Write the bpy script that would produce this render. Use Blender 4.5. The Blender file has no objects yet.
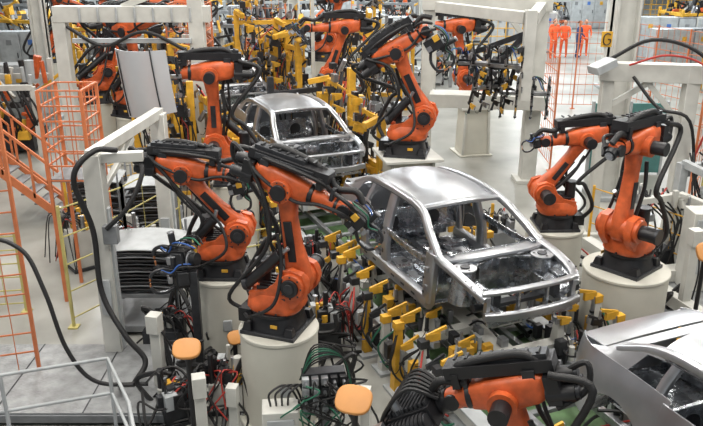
import bpy, bmesh, math, random
from mathutils import Vector, Matrix
V=Vector
R=random.Random(7)
rad=math.radians

# ------------------------------------------------------------------ materials
MATS={}
def mat(name,col,rough=.5,metal=0.0,var=.15,scale=5,bump=0.0,bscale=40,wave=0):
    if name in MATS: return MATS[name]
    m=bpy.data.materials.new(name); m.use_nodes=True
    nt=m.node_tree; n=nt.nodes; l=nt.links
    p=n['Principled BSDF']
    tc=n.new('ShaderNodeTexCoord'); no=n.new('ShaderNodeTexNoise')
    no.inputs['Scale'].default_value=scale; no.inputs['Detail'].default_value=6
    l.new(tc.outputs['Object'],no.inputs['Vector'])
    cr=n.new('ShaderNodeValToRGB')
    cr.color_ramp.elements[0].position=.3; cr.color_ramp.elements[1].position=.7
    cr.color_ramp.elements[0].color=tuple(c*(1-var) for c in col)+(1,)
    cr.color_ramp.elements[1].color=tuple(min(1,c*(1+var)) for c in col)+(1,)
    l.new(no.outputs['Fac'],cr.inputs['Fac']); l.new(cr.outputs['Color'],p.inputs['Base Color'])
    mr=n.new('ShaderNodeMapRange'); mr.inputs['To Min'].default_value=max(.05,rough-.1); mr.inputs['To Max'].default_value=min(1,rough+.12)
    l.new(no.outputs['Fac'],mr.inputs['Value']); l.new(mr.outputs['Result'],p.inputs['Roughness'])
    p.inputs['Metallic'].default_value=metal
    if bump>0:
        bn=n.new('ShaderNodeBump'); bn.inputs['Strength'].default_value=bump; bn.inputs['Distance'].default_value=.01
        if wave:
            t=n.new('ShaderNodeTexVoronoi'); t.inputs['Scale'].default_value=bscale
            l.new(tc.outputs['Object'],t.inputs['Vector']); l.new(t.outputs['Distance'],bn.inputs['Height'])
        else:
            t=n.new('ShaderNodeTexNoise'); t.inputs['Scale'].default_value=bscale
            l.new(tc.outputs['Object'],t.inputs['Vector']); l.new(t.outputs['Fac'],bn.inputs['Height'])
        l.new(bn.outputs['Normal'],p.inputs['Normal'])
    MATS[name]=m; return m
ORG=mat('robot_orange',(.56,.105,.028),.38,0,.30,6)
BLK=mat('black_plastic',(.011,.011,.013),.42,0,.3,8)
DRK=mat('dark_metal',(.042,.044,.049),.4,.5,.3,8)
STL=mat('machined_steel',(.34,.35,.37),.33,.8,.25,9)
CARM=mat('bare_car_sheet',(.40,.41,.43),.32,.85,.10,4)
INM=mat('car_inner_sheet',(.40,.42,.45),.25,.92,.35,9,.35,16,1)
WHT=mat('white_paint',(.52,.52,.485),.45,0,.12,3)
PED=mat('pedestal_offwhite',(.55,.54,.475),.5,0,.08,2)
YEL=mat('machine_yellow',(.62,.34,.03),.45,0,.25,6)
PYL=mat('pale_yellow',(.50,.44,.16),.5,0,.15,4)
FOR=mat('fence_orange',(.56,.17,.065),.45,0,.15,4)
GRN=mat('green_floor_paint',(.10,.18,.08),.55,0,.4,5)
CAB=mat('cable_black',(.010,.010,.011),.5,0,.3,8,.5,90)
HGR=mat('hose_green',(.02,.14,.08),.45)
HBL=mat('hose_blue',(.04,.12,.4),.45)
HRD=mat('hose_red',(.40,.04,.03),.45)
COP=mat('copper_tip',(.6,.26,.12),.35,.9)
DISC=mat('ochre_sensor_cover',(.56,.25,.07),.5,0,.1,4)
PLATE=mat('checker_plate',(.28,.29,.295),.45,.4,.25,6,.35,26,1)
GRY=mat('grey_paint',(.20,.21,.22),.5,0,.2,5)
LGR=mat('light_grey_paint',(.37,.39,.40),.5,0,.15,5)
BLU=mat('blue_paint',(.06,.15,.42),.5)
TEA=mat('teal_panel',(.07,.20,.19),.5)
PANEL=mat('white_sheet_panel',(.55,.57,.59),.38,.3,.05,2)
SKIN=mat('skin',(.55,.3,.2),.6); HAIR=mat('hair_dark',(.03,.02,.015),.7)
WORK=mat('orange_workwear',(.80,.11,.03),.8); JEAN=mat('navy_trousers',(.03,.05,.13),.8)

# ------------------------------------------------------------------ builder
class B:
    def __init__(s,name):
        s.name=name; s.v=[]; s.f=[]; s.fm=[]; s.slots=[]; s.M=Matrix()
    def mi(s,m):
        if m not in s.slots: s.slots.append(m)
        return s.slots.index(m)
    def add(s,vs,fs,m):
        k=len(s.v); s.v+=[s.M@V(p) for p in vs]
        i=s.mi(m)
        for f in fs: s.f.append([k+a for a in f]); s.fm.append(i)
    def box(s,c,sz,m,rot=None,taper=(1,1)):
        x,y,z=[a/2 for a in sz]; tx,ty=taper
        vs=[(-x,-y,-z),(x,-y,-z),(x,y,-z),(-x,y,-z),(-x*tx,-y*ty,z),(x*tx,-y*ty,z),(x*tx,y*ty,z),(-x*tx,y*ty,z)]
        if rot is not None: vs=[rot@V(p) for p in vs]
        vs=[V(p)+V(c) for p in vs]
        s.add(vs,[(3,2,1,0),(4,5,6,7),(0,1,5,4),(1,2,6,5),(2,3,7,6),(3,0,4,7)],m)
    def beam(s,p0,p1,w,h,m):
        p0=V(p0);p1=V(p1);d=p1-p0;L=d.length
        if L<1e-6:return
        d/=L; up=V((0,0,1)) if abs(d.z)<.95 else V((0,1,0))
        a=d.cross(up).normalized(); c=a.cross(d)
        vs=[]
        for p in (p0,p1):
            for (i,j) in ((-1,-1),(1,-1),(1,1),(-1,1)): vs.append(p+a*i*w/2+c*j*h/2)
        s.add(vs,[(3,2,1,0),(4,5,6,7),(0,1,5,4),(1,2,6,5),(2,3,7,6),(3,0,4,7)],m)
    def ring(s,c,u,w,a,b,n,p):
        out=[]
        for i in range(n):
            t=2*math.pi*(i+.5)/n; ct,st=math.cos(t),math.sin(t)
            out.append(c+u*(a*math.copysign(abs(ct)**(2/p),ct))+w*(b*math.copysign(abs(st)**(2/p),st)))
        return out
    def loft(s,rings,m,cap=True):
        n=len(rings[0]); vs=[p for r in rings for p in r]; fs=[]
        for i in range(len(rings)-1):
            for j in range(n):
                k=(j+1)%n
                fs.append((i*n+j,i*n+k,(i+1)*n+k,(i+1)*n+j))
        if cap: fs.append(tuple(range(n))[::-1]); fs.append(tuple((len(rings)-1)*n+j for j in range(n)))
        s.add(vs,fs,m)
    def cyl(s,p0,p1,r0,m,r1=None,seg=18):
        p0=V(p0);p1=V(p1);d=(p1-p0)
        if d.length<1e-6:return
        d.normalize(); up=V((0,0,1)) if abs(d.z)<.95 else V((1,0,0))
        u=d.cross(up).normalized(); w=d.cross(u)
        if r1 is None:r1=r0
        s.loft([s.ring(p0,u,w,r0,r0,seg,2),s.ring(p1,u,w,r1,r1,seg,2)],m)
    def zloft(s,secs,m,n=20,p=4):
        s.loft([s.ring(V((a,b,c)),V((1,0,0)),V((0,1,0)),w,h,n,p) for a,b,c,w,h in secs],m)
    def xloft(s,secs,m,n=20,p=4):
        s.loft([s.ring(V((a,b,c)),V((0,1,0)),V((0,0,1)),w,h,n,p) for a,b,c,w,h in secs],m)
    def path(s,pts,sub=6):
        pts=[V(p) for p in pts]
        if len(pts)<3: return pts
        q=[pts[0]*2-pts[1]]+pts+[pts[-1]*2-pts[-2]]; out=[]
        for i in range(1,len(q)-2):
            a,b,c,d=q[i-1:i+3]
            for k in range(sub):
                t=k/sub
                out.append(.5*((2*b)+(c-a)*t+(2*a-5*b+4*c-d)*t*t+(3*b-a-3*c+d)*t**3))
        out.append(pts[-1]); return out
    def tube(s,pts,r,m,seg=8,sub=6,w=None,h=None,p=2,ref=None):
        P=s.path(pts,sub); rings=[]; last=None
        for i,c in enumerate(P):
            d=(P[min(i+1,len(P)-1)]-P[max(i-1,0)])
            if d.length<1e-9: d=V((0,0,1))
            d.normalize()
            if ref is not None: u=V(ref)-d*V(ref).dot(d)
            elif last is None:
                up=V((0,0,1)) if abs(d.z)<.9 else V((1,0,0)); u=d.cross(up)
            else: u=last-d*last.dot(d)
            u.normalize(); last=u; q=d.cross(u)
            rings.append(s.ring(c,u,q,w or r,h or r,seg,p))
        s.loft(rings,m)
    def prism(s,poly,y0,y1,m):
        n=len(poly); vs=[(x,y0,z) for x,z in poly]+[(x,y1,z) for x,z in poly]
        fs=[tuple(range(n)),tuple(range(2*n-1,n-1,-1))]+[(i,n+i,n+(i+1)%n,(i+1)%n) for i in range(n)]
        s.add(vs,fs,m)
    def surf(s,g,th,m):
        nr=len(g);nc=len(g[0]);g=[[V(p) for p in r] for r in g]; o=[]
        for i in range(nr):
            row=[]
            for j in range(nc):
                a=g[min(i+1,nr-1)][j]-g[max(i-1,0)][j]; b=g[i][min(j+1,nc-1)]-g[i][max(j-1,0)]
                nn=a.cross(b)
                if nn.length<1e-9: nn=V((0,0,1))
                row.append(g[i][j]-nn.normalized()*th)
            o.append(row)
        vs=[p for r in g for p in r]+[p for r in o for p in r]; N=nr*nc; fs=[]
        for i in range(nr-1):
            for j in range(nc-1):
                a=i*nc+j; q=(a,a+1,a+nc+1,a+nc); fs.append(q); fs.append(tuple(N+k for k in q[::-1]))
        for i in range(nr-1):
            a=i*nc; fs.append((a,a+nc,N+a+nc,N+a)); a=i*nc+nc-1; fs.append((a+nc,a,N+a,N+a+nc))
        for j in range(nc-1):
            a=j; fs.append((a+1,a,N+a,N+a+1)); a=(nr-1)*nc+j; fs.append((a,a+1,N+a+1,N+a))
        s.add(vs,fs,m)
    def done(s,loc=(0,0,0),rz=0,sc=1,bevel=.006,ang=38):
        me=bpy.data.meshes.new(s.name+'_mesh'); me.from_pydata([tuple(p) for p in s.v],[],s.f)
        for m in s.slots: me.materials.append(m)
        me.polygons.foreach_set('material_index',s.fm)
        bm=bmesh.new(); bm.from_mesh(me); bmesh.ops.recalc_face_normals(bm,faces=bm.faces); bm.to_mesh(me); bm.free()
        me.polygons.foreach_set('use_smooth',[True]*len(me.polygons))
        me.set_sharp_from_angle(angle=rad(ang)); me.update()
        ob=bpy.data.objects.new(s.name,me); bpy.context.scene.collection.objects.link(ob)
        ob.location=loc; ob.rotation_euler=(0,0,rz); ob.scale=(sc,sc,sc)
        if bevel>0:
            md=ob.modifiers.new('edge_bevel','BEVEL'); md.width=bevel; md.segments=1; md.limit_method='ANGLE'; md.angle_limit=rad(50)
        return ob
def T(*a): return Matrix.Translation(V(a))
def RY(a): return Matrix.Rotation(rad(a),4,'Y')
def RX(a): return Matrix.Rotation(rad(a),4,'X')
def RZ(a): return Matrix.Rotation(rad(a),4,'Z')

# ------------------------------------------------------------------ small parts
def clamp(b,p,d,up=(0,0,1),s=1.0,m=None,rng=R):
    m=m or YEL; p=V(p); d=V(d).normalized(); up=V(up)
    b.beam(p-d*.02*s,p+d*.20*s,.05*s,.12*s,m)
    b.cyl(p-up*.26*s,p-up*.02*s,.038*s,DRK if rng.random()<.6 else STL,seg=10)
    b.cyl(p-up*.30*s,p-up*.26*s,.048*s,BLK,seg=10)
    b.beam(p+up*.04*s,p+d*.30*s+up*.12*s,.035*s,.05*s,m)
    b.beam(p+d*.30*s+up*.12*s,p+d*.31*s-up*.02*s,.03*s,.03*s,STL)
    a=p-up*.28*s; c=a-d*.18*s-up*.12*s
    b.tube([a,(a+c)/2-up*.08*s,c],.009*s,rng.choice([CAB,CAB,CAB,HGR,HBL]),seg=5,sub=3)

def weldgun(b,s=1.0):
    b.cyl((.05,0,0),(.13,0,0),.10*s,BLK); b.cyl((.13,0,0),(.16,0,0),.13*s,STL)
    b.box((.30*s,0,.0),(.26*s,.24*s,.34*s),BLK); b.box((.30*s,.14*s,.02),(.2*s,.06,.24*s),DRK)
    b.box((.46*s,0,.12*s),(.14*s,.1*s,.16*s),BLK)
    b.cyl((.44*s,0,.20*s),(.44*s,0,.40*s),.05*s,DRK); b.cyl((.44*s,0,.40*s),(.44*s,0,.43*s),.055*s,STL)
    b.tube([(.42*s,0,.12*s),(.62*s,0,.20*s),(.80*s,0,.16*s),(.86*s,0,.06*s)],.028*s,DRK,seg=8,p=4)
    b.tube([(.40*s,0,-.14*s),(.58*s,0,-.24*s),(.78*s,0,-.22*s),(.86*s,0,-.10*s)],.030*s,DRK,seg=8,p=4)
    b.box((.62*s,0,-.235*s),(.2*s,.05*s,.05*s),STL); b.box((.52*s,.0,0),(.08*s,.2*s,.12*s),STL)
    b.cyl((.86*s,0,.08*s),(.86*s,0,-.0*s),.016*s,COP,seg=10); b.cyl((.86*s,0,-.12*s),(.86*s,0,-.03*s),.016*s,COP,seg=10)
    b.box((.22*s,-.13*s,.1*s),(.12*s,.05,.12*s),YEL); b.box((.34*s,-.12*s,-.12*s),(.1*s,.06,.1*s),STL)
    for k,m in enumerate((CAB,HBL,CAB,HGR,CAB)):
        y=.1-.05*k
        b.tube([(.0,y,.16),(.15*s,y*1.8,.28*s),(.36*s,y*1.5,.28*s),(.5*s,y,.14*s),(.66*s,y*.5,.2*s)],.012,m,seg=6,sub=4)
def gripper(b,s=1.0,rng=R):
    b.cyl((.05,0,0),(.16,0,0),.12*s,BLK)
    b.box((.24*s,0,0),(.16*s,.3*s,.2*s),DRK)
    b.beam((.32*s,-.55*s,0),(.32*s,.55*s,0),.08*s,.08*s,STL)
    for y in (-.5,-.17,.17,.5):
        b.beam((.30*s,y*s,-.42*s),(.30*s,y*s,.42*s),.05*s,.05*s,DRK)
        for z in (-.4,-.1,.22,.4):
            clamp(b,(.36*s,y*s,z*s),(1,rng.uniform(-.3,.3),0),(0,0,1),.7*s,rng.choice([YEL,STL,DRK,BLK]),rng)
    for k in range(9):
        y=rng.uniform(-.5,.5)*s
        b.tube([(.1,0,.12),(.2*s,y*.6,.34*s),(.3*s,y,rng.uniform(-.4,.4)*s)],.013,rng.choice([CAB,CAB,CAB,HBL,HGR]),seg=5,sub=4)
def blackbox_tool(b):
    b.cyl((.05,0,0),(.16,0,0),.12,BLK); b.box((.42,0,0),(.5,.56,.24),BLK)
    for k in range(9): b.box((.20+k*.055,0,.14),(.028,.48,.06),DRK)
    b.box((.76,0,-.02),(.18,.70,.18),DRK); b.box((.76,0,.09),(.1,.5,.05),BLK)
    for k in (-1,1):
        for x in range(9): b.cyl((.22+x*.05,k*.34,0),(.245+x*.05,k*.34,0),.11,BLK)
        b.cyl((.2,k*.34,0),(.68,k*.34,0),.09,DRK); b.box((.74,k*.38,.05),(.12,.10,.22),STL)
        b.cyl((.55,k*.18,.12),(.55,k*.18,.26),.05,STL)
    for k in range(6): b.tube([(.1,.12-.05*k,.1),(.3,.2-.08*k,.34),(.6,.25-.1*k,.24),(.85,.2-.1*k,.05)],.022,CAB,seg=6,sub=4)

def robot(loc,yaw,a2,a3,a5,tool='weld',s=1.0,fl=1.0,a4=0,name='industrial_robot',trot=0,ts=.75):
    b=B(name)
    b.box((0,0,.025),(.78,.78,.05),DRK)
    b.zloft([(0,0,.05,.36,.36),(0,0,.16,.33,.33),(0,0,.26,.30,.30)],BLK,24,3)
    for sx in (-1,1):
        for sy in (-1,1):
            b.box((sx*.3,sy*.3,.10),(.14,.14,.12),BLK,taper=(.6,.6)); b.cyl((sx*.33,sy*.33,.05),(sx*.33,sy*.33,.09),.03,STL,seg=8)
    b.box((-.42,0,.16),(.2,.34,.2),BLK)
    b.cyl((0,0,.26),(0,0,.31),.36,BLK,seg=28)
    b.box((.1,-.362,.17),(.10,.01,.05),YEL)
    b.zloft([(0,0,.31,.35,.31),(0,0,.36,.38,.33),(.0,0,.46,.37,.31),(.05,0,.56,.32,.27)],ORG,24,3.2)
    for k in range(10):
        a=k*math.pi/5; b.cyl((.365*math.cos(a)*.9,.32*math.sin(a)*.95,.335),(.40*math.cos(a),.35*math.sin(a),.335),.016,DRK,seg=6)
    ch=[(-.26,.42),(.34,.42),(.50,.60),(.54,.76),(.47,.92),(.30,.97),(.15,.90),(.08,.74),(-.06,.63),(-.30,.57)]
    b.prism(ch,.15,.26,ORG); b.prism(ch,-.26,-.15,ORG)
    b.box((-.12,0,.54),(.36,.3,.14),ORG)
    b.box((.12,-.264,.52),(.22,.01,.06),DRK)
    b.cyl((-.22,.05,.56),(-.22,.05,.90),.10,BLK,seg=16); b.cyl((-.22,.05,.90),(-.22,.05,.94),.115,DRK,seg=16)
    b.cyl((.33,-.32,.75),(.33,.32,.75),.175,ORG,seg=24); b.cyl((.33,-.32,.75),(.33,-.36,.75),.12,BLK); b.cyl((.33,-.36,.75),(.33,-.375,.75),.07,DRK)
    for k in range(8):
        a=k*math.pi/4; b.cyl((.33+.15*math.cos(a),-.31,.75+.15*math.sin(a)),(.33+.15*math.cos(a),-.33,.75+.15*math.sin(a)),.014,DRK,seg=6)
    b.cyl((.33,.32,.75),(.33,.56,.75),.11,BLK); b.cyl((.33,.56,.75),(.33,.60,.75),.12,DRK)
    for k in range(6): b.box((-.1,.2-.08*k,.63),(.2,.03,.05),BLK)
    M2=T(.33,0,.75)@RY(a2)
    b.M=M2
    b.zloft([(0,0,-.20,.09,.09),(0,0,-.14,.15,.11),(0,0,.0,.185,.12),(0,0,.2,.155,.115),(-.02,0,.5,.115,.10),(-.02,0,.85,.105,.095),(0,0,1.1,.13,.105),(0,0,1.25,.17,.11),(0,0,1.38,.12,.10),(0,0,1.42,.05,.07)],ORG,20,3.5)
    b.box((-.01,-.105,.55),(.11,.03,.55),BLK); b.box((-.13,0,.55),(.04,.10,.5),DRK); b.box((-.01,.105,.5),(.09,.03,.4),DRK)
    b.cyl((0,.10,1.25),(0,.26,1.25),.15,ORG,seg=22); b.cyl((0,-.10,1.25),(0,-.24,1.25),.15,ORG,seg=22); b.cyl((0,-.24,1.25),(0,-.28,1.25),.105,BLK)
    for k in range(8):
        a=k*math.pi/4; b.cyl((.127*math.cos(a),-.235,1.25+.127*math.sin(a)),(.127*math.cos(a),-.25,1.25+.127*math.sin(a)),.012,DRK,seg=6)
    b.cyl((0,.26,1.25),(0,.46,1.25),.10,BLK)
    b.M=Matrix()
    q=M2@V((-.12,-.2,.42))
    b.cyl((-.34,-.2,.66),q,.075,BLK); b.cyl((-.38,-.2,.65),(-.32,-.2,.67),.09,DRK); b.cyl(q,M2@V((0,-.2,.5)),.03,STL)
    M3=M2@T(0,0,1.25)@RY(-a2)@RY(-a3)
    b.M=M3
    b.xloft([(-.42,0,.10,.13,.13),(-.34,0,.10,.18,.17),(-.1,0,.07,.19,.19),(.15,0,.05,.17,.17),(.34,0,.03,.13,.14)],ORG,20,3.5)
    for y,z in ((-.11,.03),(.11,.03),(0,.18)):
        b.cyl((-.42,y,z),(-.70,y,z),.08,BLK,seg=14); b.cyl((-.70,y,z),(-.74,y,z),.065,DRK,seg=14)
    b.box((-.50,0,.09),(.14,.36,.30),BLK)
    b.cyl((.33,0,.03),(.39,0,.03),.145,BLK,seg=22)
    b.xloft([(.39,0,.03,.125,.125),(.50,0,.02,.115,.115),(fl-.08,0,0,.095,.095),(fl,0,0,.105,.105)],ORG,20,2.3)
    b.cyl((fl,0,0),(fl+.04,0,0),.11,BLK,seg=20)
    b.xloft([(fl+.04,0,0,.10,.10),(fl+.16,0,0,.105,.105),(fl+.21,0,0,.08,.09)],ORG,18,3)
    b.cyl((fl+.14,-.12,0),(fl+.14,.12,0),.085,BLK,seg=18)
    b.box((.0,.0,.33),(1.1,.24,.13),BLK); b.box((-.15,0,.41),(.7,.16,.07),DRK); b.box((-.05,-.125,.33),(.8,.02,.07),DRK)
    for k in range(8): b.box((-.42+k*.12,0,.455),(.03,.12,.02),BLK)
    b.box((-.3,0,.25),(.12,.3,.12),DRK); b.box((.45,.0,.24),(.08,.26,.16),BLK); b.box((fl-.05,0,.15),(.05,.18,.16),DRK)
    b.tube([(-.45,.05,.34),(-.2,.06,.46),(.4,.06,.38),(fl-.05,.05,.20),(fl+.2,.07,.24),(fl+.34,.05,.12)],.045,CAB,seg=10)
    b.tube([(-.5,-.06,.3),(-.1,-.17,.34),(.45,-.12,.28),(fl-.05,-.06,.18),(fl+.18,-.16,.16),(fl+.30,-.06,.04)],.028,CAB,seg=8)
    b.tube([(-.55,-.1,.25),(-.3,-.22,.12),(.2,-.20,-.05),(.5,-.16,.0),(fl+.1,-.2,.02),(fl+.30,-.08,-.08)],.024,CAB,seg=8)
    b.tube([(-.6,0,.2),(-.85,.05,.3),(-.80,.1,.05),(-.5,.15,-.1)],.03,CAB,seg=8)
    pe=M3@V((-.5,.18,.28)); pe2=M3@V((-.88,.22,.10))
    b.M=Matrix()
    pm=M2@V((-.36,.26,.62))
    b.tube([(-.46,.16,.2),(-.60,.28,.5),tuple(pm*0.5+V((-.25,.13,.4))),tuple(pm),tuple(pe2),tuple(pe)],.038,CAB,seg=10)
    b.tube([(-.46,-.1,.2),(-.62,-.2,.45),tuple(M2@V((-.30,-.24,.5))),tuple(M2@V((-.20,-.22,1.05))),tuple(M3@V((-.5,-.18,.25)))],.028,CAB,seg=8)
    b.tube([tuple(M2@V((-.16,.1,.1))),tuple(M2@V((-.22,.14,.6))),tuple(M2@V((-.18,.12,1.0)))],.03,CAB,seg=8)
    b.tube([tuple(M2@V((-.2,-.1,.1))),tuple(M2@V((-.30,-.1,.6))),tuple(M2@V((-.3,-.1,1.1))),tuple(M3@V((-.4,-.1,.3)))],.022,CAB,seg=8)
    b.tube([(-.40,-.2,.2),(-.2,-.42,.3),(.15,-.42,.55),tuple(M2@V((-.1,-.26,.3))),tuple(M2@V((-.12,-.2,.7)))],.024,CAB,seg=8)
    b.M=M3@T(fl+.14,0,0)@RX(a4)@RY(-a5)
    b.cyl((0,0,0),(.06,0,0),.075,ORG,seg=16)
    if tool=='weld': weldgun(b,ts)
    elif tool=='grip': gripper(b,ts)
    elif tool=='box': blackbox_tool(b)
    elif tool=='none':
        b.cyl((.06,0,0),(.14,0,0),.09,BLK); b.cyl((.14,0,0),(.17,0,0),.06,STL)
    elif tool=='panel':
        b.M=b.M@RZ(trot)
        gripper(b,.8)
        g=[[(.60+.26*math.cos((i-5)/5*1.3)-.05*(j/8)**2,(i-5)*.115,(j-4)*(.15-.002*i)) for j in range(9)] for i in range(11)]
        b.surf(g,.012,PANEL)
        for i in (1,8): b.tube([(.615+.26*math.cos((i-5)/5*1.3)-.05*(j/8)**2,(i-5)*.115,(j-4)*.14) for j in range(9)],.012,DRK,seg=6,sub=1)
    b.M=Matrix()
    return b.done(loc,rad(yaw),s)

def pedestal(loc,r,h,kind='round'):
    b=B('robot_pedestal')
    if kind=='round':
        b.cyl((0,0,0),(0,0,.04),r*1.12,PED,seg=40)
        b.cyl((0,0,.04),(0,0,h-.05),r,PED,seg=40)
        b.cyl((0,0,h-.05),(0,0,h),r*1.03,PED,seg=40)
        b.box((0,-r*1.0,h*.5),(.12,.03,.16),LGR)
        for k in range(8):
            a=k*math.pi/4; b.cyl((r*1.06*math.cos(a),r*1.06*math.sin(a),.04),(r*1.06*math.cos(a),r*1.06*math.sin(a),.07),.02,STL,seg=6)
    else:
        b.box((0,0,h/2),(r*1.5,r*1.5,h-.08),PED,taper=(.9,.9)); b.box((0,0,h-.03),(r*2,r*2,.06),WHT); b.box((0,0,.02),(r*2,r*2,.04),PED)
        for k in (-1,1): b.beam((k*r*.8,-r*.8,.04),(k*r*.7,-r*.75,h-.06),.06,.06,WHT)
    return b.done(loc,rad(12),1,.01)

# ------------------------------------------------------------------ car body in white
def car(loc,rz,full=False,sc=1.0):
    b=B('car_body_shell')
    def roofz(x,y):
        return 1.20-.05*((x+.4)/.8)**2-.075*abs(y/.58)**2.6
    g=[]
    for i in range(13):
        x=-1.2+1.58*i/12
        hw=.605-.03*((x+.4)/.8)**2
        g.append([(x+(.07*(1-(j/6-1)**2) if i==12 else (-.05*(1-(j/6-1)**2) if i==0 else 0)),hw*(j/6-1),roofz(x,.58*(j/6-1))) for j in range(13)])
    b.surf(g,-.012,CARM)
    for x in (-1.15,-.75,-.3,.3): b.beam((x,-.53,1.08),(x,.53,1.08),.09,.03,INM)
    for k in (-1,1):
        b.tube([(1.12,k*.74,.72),(.75,k*.68,.93),(.36,k*.60,1.105),(-.4,k*.615,1.14),(-1.15,k*.59,1.08),(-1.6,k*.65,.90)],.05,CARM,seg=12,w=.055,h=.045,p=3,ref=(0,1,0))
        b.tube([(-.33,k*.62,1.11),(-.34,k*.71,.75),(-.30,k*.78,.45),(-.28,k*.79,.12)],.05,CARM,seg=12,w=.045,h=.10,p=3.5,ref=(0,1,0))
        b.tube([(1.02,k*.76,.76),(1.02,k*.79,.45),(.98,k*.79,.10)],.06,CARM,seg=12,w=.06,h=.11,p=3.5,ref=(0,1,0))
        b.tube([(1.02,k*.79,.08),(0,k*.80,.075),(-1.02,k*.80,.08)],.07,CARM,seg=12,w=.065,h=.09,p=3.5,ref=(0,1,0))
        b.tube([(1.0,k*.76,.60),(.4,k*.775,.58),(-.3,k*.775,.60)],.03,INM,seg=8,w=.02,h=.05,p=4,ref=(0,1,0))
        b.tube([(.9,k*.735,.87),(.36,k*.655,1.08),(-.4,k*.67,1.115),(-1.1,k*.645,1.06)],.008,DRK,seg=6)
        if not full:
            for x in (-.8,-.5,.1,.4,.7): b.box((x,k*.868,.09),(.10,.006,.03),DRK)
            for z in (.3,.55): b.box((1.02,k*.853,z),(.06,.03,.07),STL); b.box((-.30,k*(.83-.03*(z>.5)),z),(.05,.02,.06),DRK)
            for z in (.22,.42,.62): b.cyl((-.36,k*(.835-.03*(z>.5)),z),(-.36,k*(.845-.03*(z>.5)),z),.025,DRK,seg=10); b.cyl((.95,k*.85,z),(.95,k*.86,z),.02,DRK,seg=10)
        def ztop(x): return .80+.03*math.cos((x+1.4)*1.5)
        def zbot(x):
            dx=x+1.42
            return .16+math.sqrt(max(0,.37**2-dx*dx)) if abs(dx)<.37 else (.04 if x>-1.42 else .14)
        g=[]; N=30
        for i in range(N+1):
            x=-2.12+1.24*i/N
            zt=ztop(x); zb=zbot(x); row=[]
            for j in range(9):
                t=j/8; z=zb+(zt-zb)*t
                y=.825-.09*max(0,(z-.45)/.4)**2-.03*max(0,(.3-z)/.3)-.16*max(0,(-x-1.75)/.37)**2
                row.append((x,k*y,z))
            g.append(row)
        b.surf(g,.012*k,CARM)
        b.tube([(-1.42+.385*math.cos(math.pi*i/12),k*.818,.16+.385*math.sin(math.pi*i/12)) for i in range(13)],.012,CARM,seg=6,sub=1)
        g=[]
        for i in range(13):
            a=math.pi*i/12
            g.append([(-1.42+.38*math.cos(a),k*yy,.16+.38*math.sin(a)) for yy in (.80,.70,.6,.5)])
        b.surf(g,.012*k,INM)
        g=[]
        for i in range(9):
            t=i/8
            top=V((-1.0-.75*t,k*(.60+.08*t),1.09-.22*t*t-.03*t)); bot=V((-.90-.98*t,k*(.755-.01*t),.815))
            g.append([top.lerp(bot,j/4) for j in range(5)] if t>.42 else [top,top.lerp(bot,.06),top.lerp(bot,.10),top.lerp(bot,.13),top.lerp(bot,.16)])
        b.surf(g,.012*k,CARM)
        b.tube([(-.98,k*.62,1.06),(-1.02,k*.73,.80),(-.96,k*.79,.5),(-.92,k*.79,.12)],.04,CARM,seg=10,w=.035,h=.05,p=3,ref=(0,1,0))
        b.tube([(1.06,k*.75,.72),(1.45,k*.74,.69),(1.85,k*.70,.62),(2.02,k*.62,.54)],.04,CARM,seg=10,w=.06,h=.045,p=4,ref=(0,1,0))
        b.tube([(.8,k*.42,.08),(1.15,k*.44,.2),(1.6,k*.46,.30),(2.1,k*.46,.32)],.05,INM,seg=10,w=.05,h=.07,p=5,ref=(0,1,0))
        b.cyl((1.42,k*.58,.25),(1.44,k*.56,.68),.17,INM,r1=.13); b.cyl((1.44,k*.56,.68),(1.44,k*.56,.70),.145,CARM); b.cyl((1.44,k*.56,.70),(1.44,k*.56,.715),.06,DRK)
        for q in range(3): b.cyl((1.44+.1*math.cos(q*2.1),k*.56+.1*math.sin(q*2.1),.70),(1.44+.1*math.cos(q*2.1),k*.56+.1*math.sin(q*2.1),.706),.015,DRK,seg=8)
        g=[[(1.05+.9*i/8,k*(.50+.22*(j/4)),.34+.30*(j/4)+(.10*math.sin(math.pi*i/8))*(1-j/4)) for j in range(5)] for i in range(9)]
        b.surf(g,.01*k,INM)
        b.beam((2.0,k*.6,.28),(2.02,k*.6,.58),.07,.05,CARM)
        b.beam((1.95,k*.46,.32),(2.0,k*.62,.52),.05,.04,INM)
        b.box((1.75,k*.57,.56),(.22,.12,.05),INM); b.cyl((1.75,k*.5,.3),(1.75,k*.62,.3),.05,DRK)
        b.tube([(.9,k*.30,.06),(0,k*.33,.05),(-.9,k*.36,.06),(-1.4,k*.42,.28),(-2.05,k*.42,.25)],.05,INM,seg=8,w=.05,h=.05,p=5,ref=(0,1,0))
        b.box((1.15,k*.6,.76),(.14,.06,.04),INM); b.box((.3,k*.5,.13),(.5,.06,.06),INM)
        b.beam((1.1,k*.62,.70),(1.44,k*.5,.66),.05,.03,CARM)
        for x in (1.2,1.3,1.62,1.75,1.88): b.cyl((x,k*.735,.735-.12*max(0,x-1.3)),(x,k*.735,.745-.12*max(0,x-1.3)),.014,DRK,seg=8)
        b.box((1.6,k*.40,.42),(.3,.03,.16),INM); b.box((1.9,k*.42,.45),(.1,.1,.18),DRK)
    b.tube([(2.06,-.66,.34),(2.14,-.3,.34),(2.14,.3,.34),(2.06,.66,.34)],.05,CARM,seg=10,w=.05,h=.04,p=4,ref=(0,0,1))
    b.tube([(1.98,-.66,.60),(2.06,-.3,.62),(2.06,.3,.62),(1.98,.66,.60)],.05,CARM,seg=10,w=.025,h=.05,p=4,ref=(0,0,1))
    b.beam((2.03,-.6,.22),(2.03,.6,.22),.06,.05,INM)
    for y in (-.2,.2): b.beam((2.05,y,.22),(2.05,y,.6),.05,.03,INM)
    b.beam((2.04,0,.6),(1.9,0,.45),.04,.03,DRK)
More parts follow.
